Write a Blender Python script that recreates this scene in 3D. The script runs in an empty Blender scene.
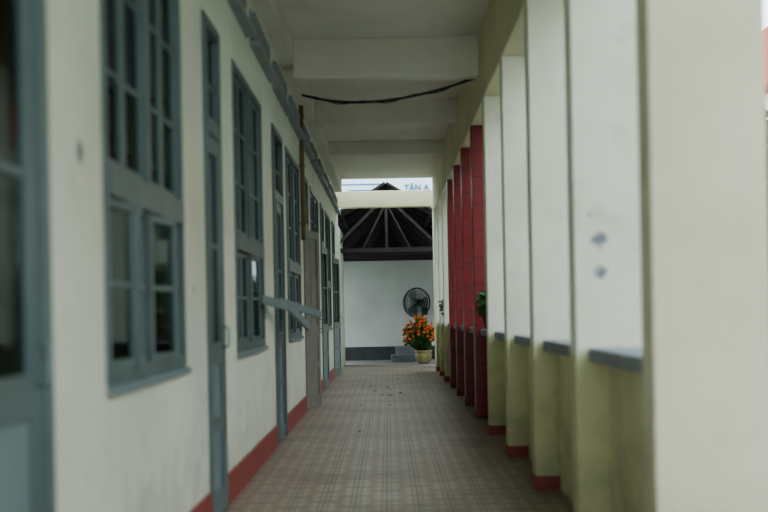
import bpy, bmesh, math, random
from mathutils import Vector, Matrix
random.seed(7)
SC = bpy.context.scene
COL = SC.collection

def lin(c):
    o=[]
    for v in c:
        v=v/255.0
        o.append(v/12.92 if v<=0.04045 else ((v+0.055)/1.055)**2.4)
    return (o[0],o[1],o[2],1.0)

def mat(name, rgb, rough=0.7, var=0.12, scale=3.0, bump=0.0, rgb2=None, spec=0.3, metal=0.0, split=None, rgb_low=None, spots=None, spot_rgb=(90,105,120), detail=6, joints=None, grime=0.0):
    m=bpy.data.materials.new(name); m.use_nodes=True
    nt=m.node_tree; N=nt.nodes; L=nt.links
    b=N['Principled BSDF']; b.inputs['Roughness'].default_value=rough
    b.inputs['Metallic'].default_value=metal
    b.inputs['Specular IOR Level'].default_value=spec
    geo=N.new('ShaderNodeNewGeometry')
    nz=N.new('ShaderNodeTexNoise'); nz.inputs['Scale'].default_value=scale; nz.inputs['Detail'].default_value=detail
    L.new(geo.outputs['Position'],nz.inputs['Vector'])
    mx=N.new('ShaderNodeMix'); mx.data_type='RGBA'
    a=lin(rgb)
    d=lin(rgb2) if rgb2 else (a[0]*(1-var*2.2),a[1]*(1-var*2.2),a[2]*(1-var*2.4),1)
    mr=N.new('ShaderNodeMapRange'); mr.inputs[1].default_value=0.42; mr.inputs[2].default_value=0.72
    L.new(nz.outputs['Fac'],mr.inputs[0]); L.new(mr.outputs[0],mx.inputs[0])
    mx.inputs[6].default_value=a; mx.inputs[7].default_value=d
    out=mx.outputs[2]
    if split is not None:
        sp=N.new('ShaderNodeSeparateXYZ'); L.new(geo.outputs['Position'],sp.inputs[0])
        r=N.new('ShaderNodeMapRange'); r.inputs[1].default_value=split-0.03; r.inputs[2].default_value=split+0.03
        L.new(sp.outputs['Z'],r.inputs[0])
        m2=N.new('ShaderNodeMix'); m2.data_type='RGBA'
        L.new(r.outputs[0],m2.inputs[0]); m2.inputs[6].default_value=lin(rgb_low); L.new(out,m2.inputs[7])
        out=m2.outputs[2]
    if grime>0:
        # weathering: dirt splash near the floor, broken up by noise, plus scattered smudges
        sp=N.new('ShaderNodeSeparateXYZ'); L.new(geo.outputs['Position'],sp.inputs[0])
        r=N.new('ShaderNodeMapRange'); r.inputs[1].default_value=0.0; r.inputs[2].default_value=0.8; r.inputs[3].default_value=0.35; r.inputs[4].default_value=0.0
        L.new(sp.outputs['Z'],r.inputs[0])
        n4=N.new('ShaderNodeTexNoise'); n4.inputs['Scale'].default_value=4.5; n4.inputs['Detail'].default_value=8; n4.inputs['Roughness'].default_value=0.65
        L.new(geo.outputs['Position'],n4.inputs['Vector'])
        ad=N.new('ShaderNodeMath'); ad.operation='ADD'; L.new(r.outputs[0],ad.inputs[0]); L.new(n4.outputs['Fac'],ad.inputs[1])
        r2=N.new('ShaderNodeMapRange'); r2.inputs[1].default_value=0.56; r2.inputs[2].default_value=0.88; r2.inputs[3].default_value=0; r2.inputs[4].default_value=grime
        L.new(ad.outputs[0],r2.inputs[0])
        m4=N.new('ShaderNodeMix'); m4.data_type='RGBA'; L.new(r2.outputs[0],m4.inputs[0]); L.new(out,m4.inputs[6]); m4.inputs[7].default_value=lin((118,116,100))
        out=m4.outputs[2]
    if joints:
        sp=N.new('ShaderNodeSeparateXYZ'); L.new(geo.outputs['Position'],sp.inputs[0])
        dv=N.new('ShaderNodeMath'); dv.operation='DIVIDE'; L.new(sp.outputs['Z'],dv.inputs[0]); dv.inputs[1].default_value=joints
        fr=N.new('ShaderNodeMath'); fr.operation='FRACT'; L.new(dv.outputs[0],fr.inputs[0])
        lt=N.new('ShaderNodeMath'); lt.operation='LESS_THAN'; L.new(fr.outputs[0],lt.inputs[0]); lt.inputs[1].default_value=0.06
        m2=N.new('ShaderNodeMix'); m2.data_type='RGBA'; L.new(lt.outputs[0],m2.inputs[0]); L.new(out,m2.inputs[6]); m2.inputs[7].default_value=(a[0]*0.4,a[1]*0.4,a[2]*0.4,1)
        out=m2.outputs[2]
    if spots:
        for (p,rad) in spots:
            nz2=N.new('ShaderNodeTexNoise'); nz2.inputs['Scale'].default_value=25; L.new(geo.outputs['Position'],nz2.inputs['Vector'])
            vd=N.new('ShaderNodeVectorMath'); vd.operation='DISTANCE'; L.new(geo.outputs['Position'],vd.inputs[0]); vd.inputs[1].default_value=p
            ad=N.new('ShaderNodeMath'); ad.operation='MULTIPLY_ADD'; L.new(nz2.outputs['Fac'],ad.inputs[0]); ad.inputs[1].default_value=rad*1.2; L.new(vd.outputs['Value'],ad.inputs[2])
            r=N.new('ShaderNodeMapRange'); r.inputs[1].default_value=rad*1.3; r.inputs[2].default_value=rad*1.8; r.inputs[3].default_value=1.0; r.inputs[4].default_value=0
            L.new(ad.outputs[0],r.inputs[0])
            m3=N.new('ShaderNodeMix'); m3.data_type='RGBA'; L.new(r.outputs[0],m3.inputs[0]); L.new(out,m3.inputs[6]); m3.inputs[7].default_value=lin(spot_rgb)
            out=m3.outputs[2]
    L.new(out,b.inputs['Base Color'])
    if bump>0:
        bp=N.new('ShaderNodeBump'); bp.inputs['Strength'].default_value=bump; bp.inputs['Distance'].default_value=0.01
        n3=N.new('ShaderNodeTexNoise'); n3.inputs['Scale'].default_value=60; L.new(geo.outputs['Position'],n3.inputs['Vector'])
        L.new(n3.outputs['Fac'],bp.inputs['Height']); L.new(bp.outputs[0],b.inputs['Normal'])
    return m

# ---------- materials
M_wall=mat('plaster_cream',(214,218,200),0.8,0.06,1.3,0.25,spots=[((-1.04,3.93,1.77),0.04),((-1.04,6.2,1.35),0.02)],grime=0.38)
M_col=mat('column_paint',(222,222,202),0.75,0.06,1.6,0.2,split=0.97,rgb_low=(202,200,154),grime=0.45,
   spots=[((1.10,5.94,1.56),0.046),((1.105,5.94,1.39),0.040),((1.05,5.94,1.69),0.024),((1.14,5.94,1.46),0.018),((1.16,5.94,1.63),0.014)],spot_rgb=(112,120,126))
M_colA=mat('column_paint_cream',(212,207,178),0.75,0.06,1.6,0.2,grime=0.35)
M_par=mat('parapet_yellow',(208,205,164),0.8,0.10,2.2,0.25,spots=[((1.13,4.75,0.38),0.06),((1.13,4.9,0.28),0.045),((1.13,5.1,0.30),0.03)],spot_rgb=(78,80,66),grime=0.5)
M_ledge=mat('ledge_cement',(138,144,152),0.7,0.15,6,0.3)
M_maroon=mat('maroon_tiles',(112,16,20),0.35,0.12,4,joints=0.3)
M_base=mat('baseboard_red',(130,52,48),0.5,0.12,5)
M_ceil=mat('ceiling_white',(220,217,203),0.85,0.06,0.9,0.2,grime=0.25)
M_beam=mat('beam_cream',(216,208,170),0.8,0.08,1.5,0.2)
M_teal=mat('teal_wood_paint',(86,102,103),0.45,0.10,5)
M_tealL=mat('teal_panel_paint',(108,127,130),0.5,0.1,5)
M_teald=mat('beige_door_paint',(118,118,110),0.6,0.12,5)
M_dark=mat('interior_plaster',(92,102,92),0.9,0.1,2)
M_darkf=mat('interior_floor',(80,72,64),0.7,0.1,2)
M_wood=mat('red_brown_wood',(165,58,42),0.5,0.2,6)
M_timber=mat('dark_timber',(50,46,46),0.8,0.2,6)
M_tileroof=mat('roof_underside',(40,39,40),0.9,0.2,6)
M_metal=mat('black_metal',(32,34,36),0.4,0.1,8,metal=0.6)
M_cable=mat('black_rubber',(30,28,28),0.6,0.05,8)
M_pipe=mat('ochre_pipe',(112,94,62),0.5,0.15,6)
M_conc=mat('grey_concrete',(104,110,114),0.85,0.15,5,0.3)
M_ground=mat('courtyard_concrete',(128,128,122),0.9,0.12,0.6,0.2)
M_leaf=mat('leaf_green',(58,92,42),0.6,0.3,9,rgb2=(30,58,26))
M_orange=mat('marigold_orange',(248,130,15),0.7,0.2,30,rgb2=(225,90,14))
M_pot=mat('yellow_ceramic',(140,126,84),0.35,0.15,8)
M_potd=mat('dark_clay',(70,40,36),0.6,0.15,8)
M_soil=mat('soil',(50,38,30),0.9,0.2,20)
M_litter=mat('dry_leaf',(74,56,44),0.8,0.2,20)
M_sign=mat('sign_white',(215,226,236),0.5,0.03,1)
M_blue=mat('sign_blue',(50,100,150),0.5,0.05,1)
M_redroof=mat('red_roof',(190,50,36),0.6,0.15,2)
M_bark=mat('bark',(80,66,52),0.9,0.2,8,0.4)
M_farwall=mat('far_wall_plaster',(190,194,188),0.8,0.08,1.2,0.2)

def glass_mat():
    m=bpy.data.materials.new('window_glass'); m.use_nodes=True
    nt=m.node_tree; N=nt.nodes; L=nt.links
    for n in list(N):
        if n.type!='OUTPUT_MATERIAL': N.remove(n)
    out=[n for n in N if n.type=='OUTPUT_MATERIAL'][0]
    t=N.new('ShaderNodeBsdfTransparent'); t.inputs[0].default_value=(0.62,0.68,0.65,1)
    g=N.new('ShaderNodeBsdfGlossy'); g.inputs['Roughness'].default_value=0.05; g.inputs[0].default_value=(0.6,0.68,0.68,1)
    nz=N.new('ShaderNodeTexNoise'); nz.inputs['Scale'].default_value=3
    bp=N.new('ShaderNodeBump'); bp.inputs['Strength'].default_value=0.05; L.new(nz.outputs['Fac'],bp.inputs['Height']); L.new(bp.outputs[0],g.inputs['Normal'])
    f=N.new('ShaderNodeFresnel'); f.inputs[0].default_value=1.28
    mx=N.new('ShaderNodeMixShader'); L.new(f.outputs[0],mx.inputs[0]); L.new(t.outputs[0],mx.inputs[1]); L.new(g.outputs[0],mx.inputs[2])
    L.new(mx.outputs[0],out.inputs[0]); return m
M_glass=glass_mat()

def floor_mat():
    m=bpy.data.materials.new('patterned_tiles'); m.use_nodes=True
    nt=m.node_tree; N=nt.nodes; L=nt.links; b=N['Principled BSDF']
    geo=N.new('ShaderNodeNewGeometry'); sp=N.new('ShaderNodeSeparateXYZ'); L.new(geo.outputs['Position'],sp.inputs[0])
    def M(op,a,bv=None,c=None):
        n=N.new('ShaderNodeMath'); n.operation=op
        for i,v in enumerate((a,bv,c)):
            if v is None: continue
            if isinstance(v,(int,float)): n.inputs[i].default_value=v
            else: L.new(v,n.inputs[i])
        return n.outputs[0]
    def cell(o,T=0.2):
        f=M('FRACT',M('DIVIDE',M('ADD',o,20.03),T)); return M('ABSOLUTE',M('SUBTRACT',f,0.5))
    cx=cell(sp.outputs['X']); cy=cell(sp.outputs['Y'])
    mxx=M('MAXIMUM',cx,cy)
    grout=M('MAXIMUM',M('GREATER_THAN',cx,0.465),M('GREATER_THAN',cy,0.42))
    dia=M('LESS_THAN',M('ADD',cx,cy),0.28)
    ring=M('MULTIPLY',M('GREATER_THAN',mxx,0.31),M('LESS_THAN',mxx,0.40))
    bx=M('LESS_THAN',cell(sp.outputs['X'],0.4),0.25); by=M('LESS_THAN',cell(sp.outputs['Y'],0.4),0.25)
    chk=M('ABSOLUTE',M('SUBTRACT',bx,by))
    def mixc(f,A,B):
        n=N.new('ShaderNodeMix'); n.data_type='RGBA'; L.new(f,n.inputs[0])
        for i,v in ((6,A),(7,B)):
            if isinstance(v,tuple): n.inputs[i].default_value=v
            else: L.new(v,n.inputs[i])
        return n.outputs[2]
    nz=N.new('ShaderNodeTexNoise'); nz.inputs['Scale'].default_value=1.1; nz.inputs['Detail'].default_value=7; L.new(geo.outputs['Position'],nz.inputs['Vector'])
    mrn=N.new('ShaderNodeMapRange'); mrn.inputs[1].default_value=0.35; mrn.inputs[2].default_value=0.65; L.new(nz.outputs['Fac'],mrn.inputs[0])
    c=mixc(mrn.outputs[0],lin((182,166,146)),lin((150,135,118)))
    c=mixc(M('MULTIPLY',chk,0.45),c,lin((120,105,92)))
    c=mixc(dia,c,lin((124,102,86)))
    c=mixc(ring,c,lin((112,99,88)))
    c=mixc(grout,c,lin((72,66,60)))
    L.new(c,b.inputs['Base Color'])
    r=N.new('ShaderNodeMapRange'); r.inputs[3].default_value=0.32; r.inputs[4].default_value=0.5; L.new(nz.outputs['Fac'],r.inputs[0]); L.new(r.outputs[0],b.inputs['Roughness'])
    b.inputs['Specular IOR Level'].default_value=0.3
    bp=N.new('ShaderNodeBump'); bp.inputs['Strength'].default_value=0.2; bp.inputs['Distance'].default_value=0.004; bp.invert=True
    L.new(grout,bp.inputs['Height']); L.new(bp.outputs[0],b.inputs['Normal'])
    return m
M_floor=floor_mat()

# ---------- geometry helpers
def empty(name,loc=(0,0,0),rotz=0):
    e=bpy.data.objects.new(name,None); e.location=loc; e.rotation_euler=(0,0,rotz); e.empty_display_size=0.1
    COL.objects.link(e); return e
def finish(bm,name,m,parent=None,smooth=False):
    me=bpy.data.meshes.new(name); bmesh.ops.recalc_face_normals(bm,faces=bm.faces); bm.to_mesh(me); bm.free()
    mats=m if isinstance(m,(list,tuple)) else [m]
    for x in mats: me.materials.append(x)
    if smooth:
        for p in me.polygons: p.use_smooth=True
    o=bpy.data.objects.new(name,me); COL.objects.link(o)
    if parent: o.parent=parent
    return o
def addbox(bm,b,mi=0,mtx=None):
    x0,x1,y0,y1,z0,z1=b
    vs=[bm.verts.new((x,y,z)) for x in (x0,x1) for y in (y0,y1) for z in (z0,z1)]
    if mtx is not None:
        for v in vs: v.co=mtx@v.co
    for f in ((0,1,3,2),(4,6,7,5),(0,4,5,1),(2,3,7,6),(0,2,6,4),(1,5,7,3)):
        fc=bm.faces.new([vs[i] for i in f]); fc.material_index=mi
def boxes(name,lst,m,parent=None,bevel=0.0):
    bm=bmesh.new()
    for b in lst:
        if len(b)==7: addbox(bm,b[:6],b[6])
        else: addbox(bm,b)
    o=finish(bm,name,m,parent)
    if bevel>0:
        md=o.modifiers.new('bev','BEVEL'); md.width=bevel; md.segments=2; md.limit_method='ANGLE'
    return o
def addtube(bm,pts,r,seg=8,closed=False,mi=0):
    pts=[Vector(p) for p in pts]; n=len(pts); rings=[]
    up=None
    for i,p in enumerate(pts):
        a=pts[i-1] if (i>0 or closed) else p
        c=pts[(i+1)%n] if (i<n-1 or closed) else p
        t=(c-a).normalized()
        if up is None:
            up=Vector((0,0,1)) if abs(t.z)<0.9 else Vector((1,0,0))
        u=t.cross(up)
        if u.length<1e-4: u=t.cross(Vector((1,0,0)))
        u.normalize(); v=u.cross(t).normalized(); up=v
        rr=r[i] if isinstance(r,(list,tuple)) else r
        rings.append([bm.verts.new(p+u*math.cos(2*math.pi*k/seg)*rr+v*math.sin(2*math.pi*k/seg)*rr) for k in range(seg)])
    m=n if closed else n-1
    for i in range(m):
        A=rings[i];B=rings[(i+1)%n]
        for k in range(seg):
            f=bm.faces.new((A[k],A[(k+1)%seg],B[(k+1)%seg],B[k])); f.material_index=mi; f.smooth=True
    if not closed:
        bm.faces.new(rings[0]).material_index=mi; bm.faces.new(rings[-1][::-1]).material_index=mi
def addlathe(bm,prof,c,seg=24,mi=0):
    rs=[]
    for (r,z) in prof:
        rs.append([bm.verts.new((c[0]+r*math.cos(2*math.pi*k/seg),c[1]+r*math.sin(2*math.pi*k/seg),c[2]+z)) for k in range(seg)])
    for A,B in zip(rs,rs[1:]):
        for k in range(seg):
            f=bm.faces.new((A[k],A[(k+1)%seg],B[(k+1)%seg],B[k])); f.material_index=mi; f.smooth=True
    bm.faces.new(rs[0]).material_index=mi
    bm.faces.new(rs[-1]).material_index=mi
def addleaf(bm,p,size,mi=0,flat=False):
    d=Vector((random.uniform(-1,1),random.uniform(-1,1),0.02 if flat else random.uniform(-0.5,0.9))).normalized()
    n=Vector((0,0,1)) if flat else Vector((random.uniform(-1,1),random.uniform(-1,1),random.uniform(0,1))).normalized()
    s=d.cross(n)
    if s.length<1e-3: return
    s.normalize(); n=s.cross(d)
    p=Vector(p); L=size; w=size*0.32
    q=[p,p+d*L*0.4+s*w+n*0.1*L,p+d*L,p+d*L*0.4-s*w+n*0.1*L]
    mid=p+d*L*0.45-n*0.05*L
    vs=[bm.verts.new(v) for v in q]; c=bm.verts.new(mid)
    for a,b in ((0,1),(1,2),(2,3),(3,0)):
        f=bm.faces.new((vs[a],vs[b],c)); f.material_index=mi
def clump(bm,c,rad,n,size,mi=0):
    for _ in range(n):
        while True:
            v=Vector((random.uniform(-1,1),random.uniform(-1,1),random.uniform(-1,1)))
            if 0.35<v.length<1: break
        addleaf(bm,(c[0]+v.x*rad[0],c[1]+v.y*rad[1],c[2]+v.z*rad[2]),size*random.uniform(0.6,1.3),mi)

XL=-1.04; XC=0.97; XO=1.40; ZC=4.0; ZB=3.29
Y0=-3.5; YE=24.0; YF=30.0
# ---------- floor
boxes('floor',[(XL-0.2,XO,Y0,26.0,-0.12,0.0)],M_floor)
boxes('ground',[(-14,30,26.0,60,-0.2,-0.02),(XO,30,-15,26.0,-0.2,-0.08),(-20,-5.2,-15,26.0,-0.2,-0.08)],M_ground)
# ---------- left wall
WINS=[(4.23,5.87),(7.88,9.66),(11.98,13.75),(15.75,17.5),(19.5,21.1)]
DOORS=[(2.35,3.51),(6.6,7.22),(10.55,11.5),(14.35,15.2),(18.1,18.9),(21.8,22.7)]
SILL=0.95; HEAD=2.96
ops=[(a,b,SILL,HEAD) for a,b in WINS]+[(a,b,0,HEAD) for a,b in DOORS]
ops.sort()
ZS=3.1
bl=[]; y=Y0
XB=XL-0.2
for (a,b,z0,z1) in ops:
    bl.append((XB,XL,y,a,0,ZS))
    if z0>0: bl.append((XB,XL,a,b,0,z0))
    bl.append((XB,XL,a,b,z1,ZS)); y=b
bl.append((XB,XL,y,27.5,0,ZS))
bl.append((XB,XL,Y0,YE+0.8,ZS,3.36)); bl.append((XB,XL,Y0,YE+0.8,3.62,ZC))
vy=Y0; vents=[]
while vy<YE:
    bl.append((XB,XL,vy,vy+0.35,3.36,3.62))
    vents.append((vy+0.35,min(vy+1.742,YE+0.8))); vy+=1.742
boxes('wall_left',bl,M_wall)
vl=[]
for a,b in vents:
    n=9
    for i in range(1,n):
        yy=a+(b-a)*i/n
        vl.append((XL-0.1,XL+0.03,yy-0.02,yy+0.02,3.37,3.61))
    vl.append((XL+0.002,XL+0.08,a-0.05,b+0.05,3.31,3.352))
boxes('trim_1',vl,mat('vent_slats',(140,146,146),0.7,0.1,4))
boxes('trim_2',[(XL+0.002,XL+0.13,Y0,YE,3.74,ZC-0.002)],M_ceil)
bb=[]; y=Y0
for (a,b) in DOORS:
    bb.append((XL+0.001,XL+0.018,y,a-0.03,0.001,0.2)); y=b+0.03
bb.append((XL+0.001,XL+0.018,y,YE+0.5,0.001,0.2))
boxes('baseboard_left',bb,M_base,bevel=0.004)

# ---------- interior room (classrooms; unseen far-side openings added to let daylight in)
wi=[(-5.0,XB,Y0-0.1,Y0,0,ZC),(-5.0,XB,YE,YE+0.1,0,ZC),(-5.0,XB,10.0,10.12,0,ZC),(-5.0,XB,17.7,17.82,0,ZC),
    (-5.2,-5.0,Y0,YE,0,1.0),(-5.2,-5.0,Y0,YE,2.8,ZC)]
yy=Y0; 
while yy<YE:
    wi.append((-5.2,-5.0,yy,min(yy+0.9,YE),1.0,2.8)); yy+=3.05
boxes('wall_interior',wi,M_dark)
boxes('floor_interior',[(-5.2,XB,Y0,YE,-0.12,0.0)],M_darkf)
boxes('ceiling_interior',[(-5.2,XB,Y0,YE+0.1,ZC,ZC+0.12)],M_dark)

# ---------- windows
def make_window(idx,a,b,open_angles):
    root=empty('window_%d'%idx,(XL,a,SILL))
    W=b-a; H=HEAD-SILL; fr=0.055
    T0=1.66-SILL; T1=1.78-SILL
    x0,x1=-0.09,0.012
    fb=[(x0,x1,0,fr,0,H),(x0,x1,W-fr,W,0,H),(x0,x1,fr,W-fr,H-fr,H),(x0,x1,fr,W-fr,0,fr),(x0,x1+0.01,fr,W-fr,T0,T1),
        (x0,x1,W/2-0.025,W/2+0.025,fr,T0),(x0,x1,W/2-0.025,W/2+0.025,T1,H-fr)]
    boxes('frame',fb,M_teal,root,0.004)
    boxes('sill',[(0.001,0.035,0,W,-0.035,-0.002)],M_tealL,root,0.004)
    cells=[(fr,W/2-0.025),(W/2+0.025,W-fr)]
    li=0
    for (c0,c1) in cells:
        mid=(c0+c1)/2
        for (l0,l1,hinge) in ((c0,mid-0.002,0),(mid+0.002,c1,1)):
            for (z0,z1,rows,low) in ((fr,T0,2,True),(T1,H-fr,3,False)):
                ang=open_angles.get((li,low),0)
                hy=l0 if hinge==0 else l1
                L=(l1-l0); sg=1 if hinge==0 else -1
                piv=empty('sash_%d_%s'%(li,'lower' if low else 'upper'),(-0.03,hy,z0)); piv.parent=root
                piv.rotation_euler=(0,0,-math.radians(ang)*sg)
                s=0.034; hh=z1-z0
                def Y(u,v): return (min(u*sg,v*sg),max(u*sg,v*sg))
                rb=[]
                def add(u,v,za,zb,t=0.016):
                    yy=Y(u,v); rb.append((-t,t,yy[0],yy[1],za,zb))
                add(0,s,0,hh); add(L-s,L,0,hh); add(s,L-s,0,s); add(s,L-s,hh-s,hh)
                for r in range(1,rows): add(s,L-s,hh*r/rows-0.010,hh*r/rows+0.010,0.010)
                boxes('sash_frame',rb,M_teal,piv)
                yy=Y(s,L-s)
                boxes('pane',[(-0.002,0.002,yy[0],yy[1],s,hh-s)],M_glass,piv)
            li+=1
    gb=bmesh.new()
    n=int(W/0.22)
    for i in range(1,n):
        yy=W*i/n; addtube(gb,[(-0.13,yy,0.005),(-0.13,yy,H-0.005)],0.006,6)
    for z in (0.3,1.2,1.65): addbox(gb,(-0.14,-0.12,0.005,W-0.005,z-0.010,z+0.010))
    finish(gb,'grille',M_teal,root)
OA={0:{(1,True):9,(2,True):10,(0,True):6},1:{(2,True):6},2:{},3:{},4:{}}
for i,(a,b) in enumerate(WINS): make_window(i+1,a,b,OA[i])

def make_door(idx,a,b,M1=M_teal,M2=M_tealL,leaf_open=0,leaf=True,hinge=0,bars=False):
    root=empty('door_%d'%idx,(XL,a,0)); W=b-a; fr=0.07
    x0,x1=-0.1,0.02; HT=2.28
    boxes('frame',[(x0,x1,0,fr,0.002,HEAD),(x0,x1,W-fr,W,0.002,HEAD),(x0,x1,fr,W-fr,HEAD-fr,HEAD),(x0,x1,fr,W-fr,HT,HT+0.09)],M1,root,0.004)
    n=2
    tb=[(-0.04,-0.01,W*j/n-0.012,W*j/n+0.012,HT+0.09,HEAD-fr) for j in range(1,n)]
    tb.append((-0.04,-0.01,fr,W-fr,2.57,2.6))
    boxes('transom_bars',tb,M1,root)
    boxes('transom_glass',[(-0.028,-0.024,fr,W-fr,HT+0.09,HEAD-fr)],M_glass,root)
    L=W-2*fr-0.006; sg=1 if hinge==0 else -1
    piv=empty('leaf',(0.0,fr+0.003 if hinge==0 else W-fr-0.003,0.012)); piv.parent=root
    piv.rotation_euler=(0,0,-math.radians(leaf_open)*sg)
    s=0.085; hh=HT-0.02
    def bx(u,v,za,zb,t0=-0.04,t1=0.0,mi=0): return (t0,t1,min(u*sg,v*sg),max(u*sg,v*sg),za,zb,mi)
    rb=[bx(0,s,0,hh),bx(L-s,L,0,hh),bx(s,L-s,0,0.14),bx(s,L-s,0.90,1.03),bx(s,L-s,hh-0.1,hh),
        bx(s,L-s,0.50,0.58),
        bx(s,L-s,0.14,0.50,-0.028,-0.012,1),bx(s,L-s,0.58,0.90,-0.028,-0.012,1),
        bx(s,L-s,1.6,1.625,-0.03,-0.01),bx(L/2-0.011,L/2+0.011,1.03,hh-0.1,-0.03,-0.01)]
    boxes('leaf_frame',rb,[M1,M2],piv)
    if M1 is M_teald: boxes('leaf_upper_panel',[bx(s,L-s,1.03,hh-0.1,-0.026,-0.014)[:6]],M2,piv)
    else: boxes('leaf_glass',[bx(s,L-s,1.03,hh-0.1,-0.022,-0.018)[:6]],M_glass,piv)
    bm=bmesh.new()
    hy=(L-s/2)*sg
    addtube(bm,[(0.0,hy,1.0),(0.035,hy,1.0),(0.04,hy,1.01),(0.04,hy,1.11),(0.035,hy,1.12),(0.0,hy,1.12)],0.006)
    finish(bm,'handle',M_tealL,piv)
    return root
make_door(1,*DOORS[0],leaf_open=0)
make_door(2,*DOORS[1],leaf_open=2)
d3=make_door(3,*DOORS[2],leaf_open=2,hinge=1)
make_door(4,*DOORS[3],M1=M_teald,M2=M_teald,leaf_open=12,hinge=0)
make_door(5,*DOORS[4],leaf_open=6,hinge=0)
make_door(6,*DOORS[5],leaf_open=8,hinge=0)

def cabinet(y,w,h,x=-1.85):
    r=empty('wooden_cabinet',(x,y,0))
    d=0.4
    boxes('carcass',[(0,d,0,w,0.08,h),(-0.02,d+0.02,-0.02,w+0.02,h,h+0.03),(0.03,0.08,0.03,0.08,0,0.08),(d-0.08,d-0.03,w-0.08,w-0.03,0,0.08),(0.03,0.08,w-0.08,w-0.03,0,0.08),(d-0.08,d-0.03,0.03,0.08,0,0.08)],M_wood,r,0.004)
    boxes('doors',[(d+0.001,d+0.02,0.02,w/2-0.01,0.12,h-0.04),(d+0.001,d+0.02,w/2+0.01,w-0.02,0.12,h-0.04)],M_wood,r,0.006)
cabinet(4.2,1.1,1.32,-1.75); cabinet(6.4,1.1,1.36,-1.75); cabinet(8.6,1.2,1.3,-1.75); cabinet(12.6,1.2,1.35,-1.75)

# ---------- hold-open bars on door 3
def arm(p0,p1,w=0.05,h=0.03):
    bm=bmesh.new()
    o=Vector((XL,DOORS[2][0],0))
    p0=Vector(p0)-o;p1=Vector(p1)-o; d=p1-p0; q=d.to_track_quat('Y','Z').to_matrix().to_4x4()
    addbox(bm,(-h/2,h/2,0,d.length,-w/2,w/2),0,Matrix.Translation(p0)@q)
    return bm
finish(arm((XL+0.03,9.2,1.33),(-0.88,10.2,1.275),0.07),'stay_bar_1',M_tealL,d3)
finish(arm((-0.88,10.2,1.275),(-0.76,11.0,1.08),0.075),'stay_bar_2',M_tealL,d3)
finish(arm((XL+0.03,10.6,1.33),(-0.72,12.2,1.20),0.07),'stay_bar_3',M_tealL,d3)

# ---------- pipe + cable
bm=bmesh.new(); addtube(bm,[(XL+0.035,13.95,2.1),(XL+0.035,13.95,3.73)],0.028,12)
for z in (2.3,3.0,3.6): addbox(bm,(XL+0.001,XL+0.07,13.91,13.99,z-0.015,z+0.015))
finish(bm,'drain_pipe',M_pipe)
bm=bmesh.new()
pts=[]
A=Vector((XL+0.14,12.7,3.62)); B=Vector((XC-0.01,12.0,3.63))
for i in range(25):
    t=i/24; p=A.lerp(B,t); p.z-=0.15*4*t*(1-t)*(1.15-0.35*t)
    pts.append(p)
addtube(bm,pts,0.014,8)
addtube(bm,[p+Vector((0,0.03,0.02*math.sin(i*0.9))) for i,p in enumerate(pts)],0.007,6)
finish(bm,'hanging_cable',M_cable)

# ---------- ceiling
boxes('ceiling',[(XL-0.2,XO+0.3,Y0,YE,ZC,ZC+0.15)],M_ceil)
for yb,dp in ((-2.3,0.4),(1.2,0.4),(4.7,0.4),(8.2,0.4),(11.7,0.4),(15.2,0.3),(18.7,0.22)):
    boxes('ceiling_beam',[(XL+0.131,XC-0.001,yb,yb+0.22,ZC-dp,ZC-0.001)],M_ceil,bevel=0.006)
boxes('edge_beam',[(XC,XO,Y0,YE,ZB,ZC-0.001)],M_beam,bevel=0.008)
# ---------- columns & parapet
S=1.742; ks=list(range(-4,12)); ys=[4.22+S*k for k in ks]
for k,yc in zip(ks,ys):
    red=5<=k<=8
    root=empty('maroon_column' if red else 'cream_column',(0,0,0))
    m=M_maroon if red else (M_colA if k<=0 else M_col)
    boxes('shaft',[(XC,XO,yc,yc+0.2,0.0,ZB-0.001)],m,root,0.008)
    boxes('plinth',[(XC-0.012,XO,yc-0.012,yc+0.212,0.001,0.09)],M_maroon if red else M_base,root,0.004)
pl=[];ll=[]
for k,a,b in zip(ks,ys,ys[1:]):
    if k==-1: continue   # open bay out to the courtyard
    pl.append((1.13,1.25,a+0.201,b-0.001,0,0.948)); ll.append((1.03,1.30,a+0.213,b-0.013,0.93,1.0))
boxes('parapet_panels',pl,M_par)  # low parapet panels standing between the columns
boxes('parapet_ledge',ll,M_ledge,bevel=0.008)  # cement ledges capping the parapet

# ---------- far end
boxes('portal_beam',[(XL,1.2,24.75,25.0,3.48,3.83)],M_beam,bevel=0.01)
boxes('portal_column',[(1.0,1.22,24.75,25.0,0,3.48)],M_col)
boxes('wall_end',[(-3.0,3.0,YF,YF+0.15,-0.02,2.56)],M_farwall)
boxes('roof_post',[(1.12,1.24,27.4,27.52,-0.02,2.56),(-1.24,-1.12,28.7,28.82,-0.02,2.56)],M_farwall)
boxes('baseboard_end',[(-2.9,2.9,YF-0.03,YF-0.001,-0.02,0.33)],mat('dark_base_paint',(56,58,60),0.8,0.15,5))
boxes('concrete_steps',[(0.05,0.66,28.4,28.9,-0.02,0.16),(0.18,0.78,28.9,29.9,-0.02,0.34)],M_conc,bevel=0.015)
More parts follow.
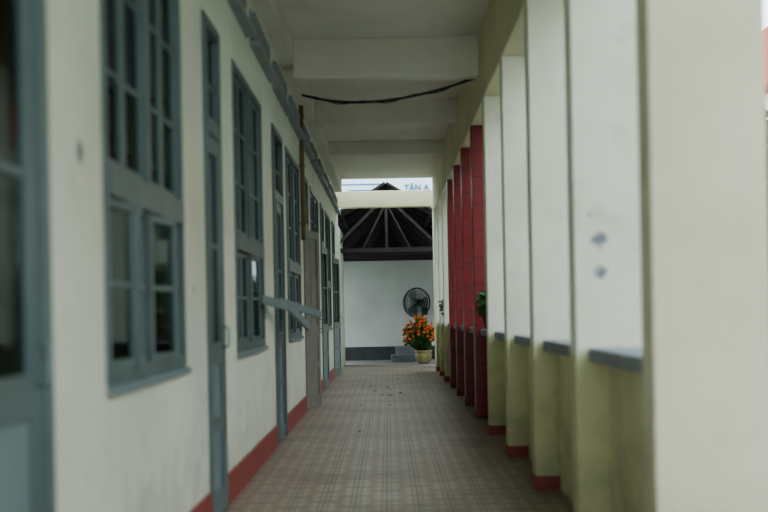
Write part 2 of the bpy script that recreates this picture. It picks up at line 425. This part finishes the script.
# gable roof with trusses
r=empty('timber_roof',(0,0,0))
bm=bmesh.new()
RW=2.5; RZ=4.08; EZ=2.56
for sgn in (-1,1):
    ang=math.atan2(RZ-EZ,RW); Ls=math.hypot(RZ-EZ,RW)+0.25
    m=Matrix.Translation((0,0,RZ))@Matrix.Rotation(ang*sgn,4,'Y')
    b=(0,Ls,25.6,31.2,0,0.05) if sgn>0 else (-Ls,0,25.6,31.2,0,0.05)
    addbox(bm,b,0,m)
finish(bm,'roof_slope',M_tileroof,r)
bm=bmesh.new()
def beamseg(bm,p0,p1,w,h):
    p0=Vector(p0);p1=Vector(p1);d=p1-p0
    q=d.to_track_quat('Y','Z').to_matrix().to_4x4()
    addbox(bm,(-w/2,w/2,0,d.length,-h/2,h/2),0,Matrix.Translation(p0)@q)
for ty in (25.9,27.2,28.5,29.7):
    ez=EZ+0.06
    beamseg(bm,(-RW,ty,ez),(RW,ty,ez),0.08,0.10)
    for s in (-1,1):
        beamseg(bm,(s*RW,ty,ez),(0,ty,RZ-0.08),0.08,0.12)
        beamseg(bm,(s*RW*0.5,ty+0.01,ez),(0,ty+0.01,RZ-0.25),0.06,0.07)
        beamseg(bm,(s*RW*0.5,ty-0.01,ez),(s*RW*0.5,ty-0.01,(ez+RZ)/2-0.05),0.06,0.08)
        beamseg(bm,(s*RW*0.22,ty-0.01,ez),(0,ty-0.01,RZ-0.4),0.04,0.04)
    beamseg(bm,(0,ty,ez),(0,ty,RZ-0.05),0.06,0.08)
for s in (-1,1):
    for t in (0.15,0.4,0.65,0.9):
        beamseg(bm,(s*RW*t,25.7,RZ-(RZ-EZ)*t-0.05),(s*RW*t,31.0,RZ-(RZ-EZ)*t-0.05),0.06,0.06)
finish(bm,'trusses',M_timber,r)
bm=bmesh.new()
f=[bm.verts.new(v) for v in ((-RW,YF+0.05,2.565),(RW,YF+0.05,2.565),(0,YF+0.05,RZ-0.06))]
g=[bm.verts.new(v.co+Vector((0,0.08,0))) for v in f]
bm.faces.new(f); bm.faces.new(g[::-1])
for i in range(3): bm.faces.new((f[i],f[(i+1)%3],g[(i+1)%3],g[i]))
finish(bm,'gable_panel',M_tileroof,r)

# ---------- wall fan
def fan(c,R):
    r=empty('wall_fan',c)
    r.rotation_euler=(0,0,math.radians(-32))
    bm=bmesh.new()
    def ring(rad,y,t): addtube(bm,[(rad*math.cos(a*math.pi/18),y,rad*math.sin(a*math.pi/18)) for a in range(36)],t,6,True)
    ring(R,0,0.014); ring(R*0.97,-0.06,0.007); ring(R*0.97,0.06,0.007)
    ring(R*0.8,-0.085,0.004); ring(R*0.6,-0.1,0.005); ring(R*0.3,-0.11,0.004); ring(R*0.6,0.1,0.004)
    for i in range(36):
        a=2*math.pi*i/36; c_,s_=math.cos(a),math.sin(a)
        for sg in (-1,1):
            addtube(bm,[(0.05*c_,sg*0.11,0.05*s_),(R*0.6*c_,sg*0.1,R*0.6*s_),(R*0.97*c_,sg*0.06,R*0.97*s_),(R*c_,0,R*s_)],0.004,5)
    finish(bm,'cage',M_metal,r)
    bm=bmesh.new()
    for i in range(3):
        a0=2*math.pi*i/3
        grid=[]
        for j in range(7):
            rr=0.05+(R*0.86-0.05)*j/6
            w=0.35+0.35*math.sin(math.pi*j/6*0.8)
            row=[]
            for k in range(5):
                t=(k/4-0.5)*w*1.6; row.append(bm.verts.new((rr*math.cos(a0+t),0.03*(k/4-0.5)*2,rr*math.sin(a0+t))))
            grid.append(row)
        for j in range(6):
            for k in range(4): bm.faces.new((grid[j][k],grid[j][k+1],grid[j+1][k+1],grid[j+1][k]))
    finish(bm,'blades',mat('fan_blade_grey',(62,68,72),0.4,0.1,8),r,True)
    bm=bmesh.new()
    addtube(bm,[(0,-0.12,0),(0,-0.10,0),(0,0.02,0),(0,0.10,0),(0,0.3,0),(0,0.32,0)],[0.04,0.06,0.06,0.09,0.09,0.05],16)
    addtube(bm,[(0,0.24,0),(0.0,0.3,-0.12),(0,0.4,-0.2)],0.025,8)
    addbox(bm,(-0.08,0.08,0.38,0.42,-0.32,-0.08))
    finish(bm,'motor_bracket',M_metal,r)
fan((0.74,29.50,1.45),0.38)

# ---------- marigold pot
r=empty('marigold_pot',(0.82,27.3,-0.02))
bm=bmesh.new()
addlathe(bm,[(0.10,0),(0.13,0.02),(0.19,0.14),(0.20,0.22),(0.18,0.27),(0.205,0.29),(0.205,0.32),(0.175,0.32),(0.17,0.27)],(0,0,0),28)
finish(bm,'pot',M_pot,r)
bm=bmesh.new(); addlathe(bm,[(0.17,0.25),(0.17,0.28)],(0,0,0),20); finish(bm,'soil',M_soil,r)
bm=bmesh.new()
fl=bmesh.new()
for i in range(165):
    a=random.uniform(0,2*math.pi); rr=0.38*math.sqrt(random.random()); 
    h=0.40+0.76*math.sqrt(max(0,1-(rr/0.44)**2))*random.uniform(0.25,1.0)
    tip=Vector((rr*math.cos(a)-0.10,rr*math.sin(a),h))
    addtube(bm,[(0.05*math.cos(a),0.05*math.sin(a),0.27),(tip.x*0.6,tip.y*0.6,0.3+(h-0.3)*0.55),tuple(tip)],0.005,5)
    for j in range(9):
        t=random.uniform(0.2,1.0); addleaf(bm,(tip.x*t,tip.y*t,0.3+(h-0.3)*t),0.11)
    R=random.uniform(0.030,0.046)
    for lay in range(3):
        n=9-2*lay; 
        for q in range(n):
            b=2*math.pi*q/n+lay; rl=R*(1-0.25*lay); zz=tip.z+0.012*lay
            w=math.pi/n*1.2
            v=[fl.verts.new((tip.x,tip.y,zz)),fl.verts.new((tip.x+rl*0.9*math.cos(b-w),tip.y+rl*0.9*math.sin(b-w),zz+0.006+0.008*lay)),
               fl.verts.new((tip.x+rl*1.1*math.cos(b),tip.y+rl*1.1*math.sin(b),zz+0.004+0.012*lay)),
               fl.verts.new((tip.x+rl*0.9*math.cos(b+w),tip.y+rl*0.9*math.sin(b+w),zz+0.006+0.008*lay))]
            fl.faces.new(v)
    mm=Matrix.Translation((tip.x,tip.y,tip.z+0.008))@Matrix.Diagonal((1,1,0.75,1))
    bmesh.ops.create_icosphere(fl,subdivisions=1,radius=R*0.8,matrix=mm)
finish(bm,'foliage',M_leaf,r); finish(fl,'blooms',M_orange,r)

def potted(x,y,z,s,nm='potted_plant'):
    r=empty(nm,(x,y,z))
    bm=bmesh.new(); addlathe(bm,[(0.045*s,0),(0.07*s,0.11*s),(0.078*s,0.115*s),(0.078*s,0.135*s),(0.065*s,0.135*s),(0.06*s,0.12*s)],(0,0,0),20); finish(bm,'pot',M_potd,r)
    bm=bmesh.new()
    clump(bm,(0,0,0.25*s),(0.12*s,0.12*s,0.14*s),180,0.075*s)
    for i in range(9):
        a=random.uniform(0,6.28); addtube(bm,[(0,0,0.1*s),(0.04*s*math.cos(a),0.04*s*math.sin(a),0.2*s),(0.09*s*math.cos(a),0.09*s*math.sin(a),0.3*s)],0.004*s,5)
    finish(bm,'leaves',M_leaf,r)
potted(1.10,12.45,1.0,1.15); potted(1.10,21.2,1.0,1.25)

# ---------- dry leaves
bm=bmesh.new()
for _ in range(10):
    addleaf(bm,(random.gauss(-0.12,0.2),random.gauss(17,1.8),0.006),random.uniform(0.05,0.08),0,True)
for _ in range(5):
    addleaf(bm,(random.uniform(-0.6,0.8),random.uniform(10,20),0.006),random.uniform(0.04,0.06),0,True)
finish(bm,'dry_leaves',M_litter)

# ---------- outside
r=empty('billboard',(0,0,0))
boxes('panel',[(-3.5,3.5,40,40.15,4.2,7.0)],M_sign,r)
boxes('panel_band',[(-3.5,-0.1,39.97,39.999,5.66,5.70),(-1.3,-0.3,39.97,39.999,5.45,5.49)],M_blue,r)
boxes('posts',[(-3.2,-3.0,40.16,40.3,-0.02,6.8),(3.0,3.2,40.16,40.3,-0.02,6.8)],M_metal,r)
cu=bpy.data.curves.new('lettering','FONT'); cu.body='TÂN A'; cu.size=0.29; cu.extrude=0.01; cu.offset=0.006
cu.materials.append(M_blue)
t=bpy.data.objects.new('lettering',cu); COL.objects.link(t); t.parent=r; t.location=(0.64,39.97,5.44); t.rotation_euler=(math.pi/2,0,0)

bm=bmesh.new()
for i in range(24):
    yy=1+i*1.15
    clump(bm,(4.6+random.uniform(-.3,.3),yy,1.0+random.uniform(-.2,.3)),(0.6,0.9,1.1),420,0.2)
finish(bm,'garden_hedge',M_leaf)
def tree(x,y,h,n=300,s=0.22):
    r=empty('courtyard_tree',(x,y,-0.08))
    bm=bmesh.new(); addtube(bm,[(0,0,0),(0.05,0,h*0.3),(-0.05,0.1,h*0.6),(0,0,h*0.85)],[0.18,0.14,0.11,0.05],10)
    for a in range(6):
        addtube(bm,[(0,0.05,h*(0.4+0.06*a)),(0.7*math.cos(a*1.1),0.7*math.sin(a*1.1),h*(0.55+0.06*a)),(1.3*math.cos(a*1.1),1.3*math.sin(a*1.1),h*(0.65+0.05*a))],[0.07,0.05,0.02],8)
    finish(bm,'trunk',M_bark,r)
    bm=bmesh.new()
    for a in range(16):
        clump(bm,(random.uniform(-1.2,1.2),random.uniform(-1.3,1.3),h*random.uniform(0.42,0.88)),(0.9,0.9,0.8),n,s)
    finish(bm,'crown',M_leaf,r)
tree(8.4,8,5.0); tree(8.4,15.5,5.2,350); tree(8.6,24.8,5.4,450,0.26); tree(8.9,28.8,6.0,450,0.26)
r=empty('school_building',(0,0,0))
boxes('walls',[(13,20,-5,50,-0.08,8.4)],M_wall,r)
boxes('roof_fascia',[(12.4,20.5,-5.4,50.4,8.4,10.2)],M_redroof,r)
boxes('windows',[(12.95,13.0,y,y+1.6,1.2,2.8) for y in range(-3,48,4)]+[(12.95,13.0,y,y+1.6,4.9,6.6) for y in range(-3,48,4)],M_metal,r)

# ---------- world
w=bpy.data.worlds.new('World'); SC.world=w; w.use_nodes=True
bg=w.node_tree.nodes['Background']
tc=w.node_tree.nodes.new('ShaderNodeTexCoord'); sp=w.node_tree.nodes.new('ShaderNodeSeparateXYZ'); rp=w.node_tree.nodes.new('ShaderNodeValToRGB')
w.node_tree.links.new(tc.outputs['Generated'],sp.inputs[0]); w.node_tree.links.new(sp.outputs['Z'],rp.inputs[0])
rp.color_ramp.elements[0].position=0.0; rp.color_ramp.elements[0].color=(0.77,0.89,0.91,1)
rp.color_ramp.elements[1].position=0.8; rp.color_ramp.elements[1].color=(0.65,0.80,0.87,1)
w.node_tree.links.new(rp.outputs[0],bg.inputs[0]); bg.inputs[1].default_value=6.6

# ---------- camera
cd=bpy.data.cameras.new('Camera'); cam=bpy.data.objects.new('Camera',cd); COL.objects.link(cam)
cd.sensor_width=36; cd.lens=54
cam.location=(0,0,1.2)
cam.rotation_euler=(Matrix.Rotation(math.radians(90),3,'X')@Matrix.Rotation(math.radians(-1.1),3,'Z')).to_euler()
cd.shift_x=-4/768; cd.shift_y=57/768
cd.clip_end=500
cd.dof.use_dof=True; cd.dof.focus_distance=24; cd.dof.aperture_fstop=1.5
SC.camera=cam
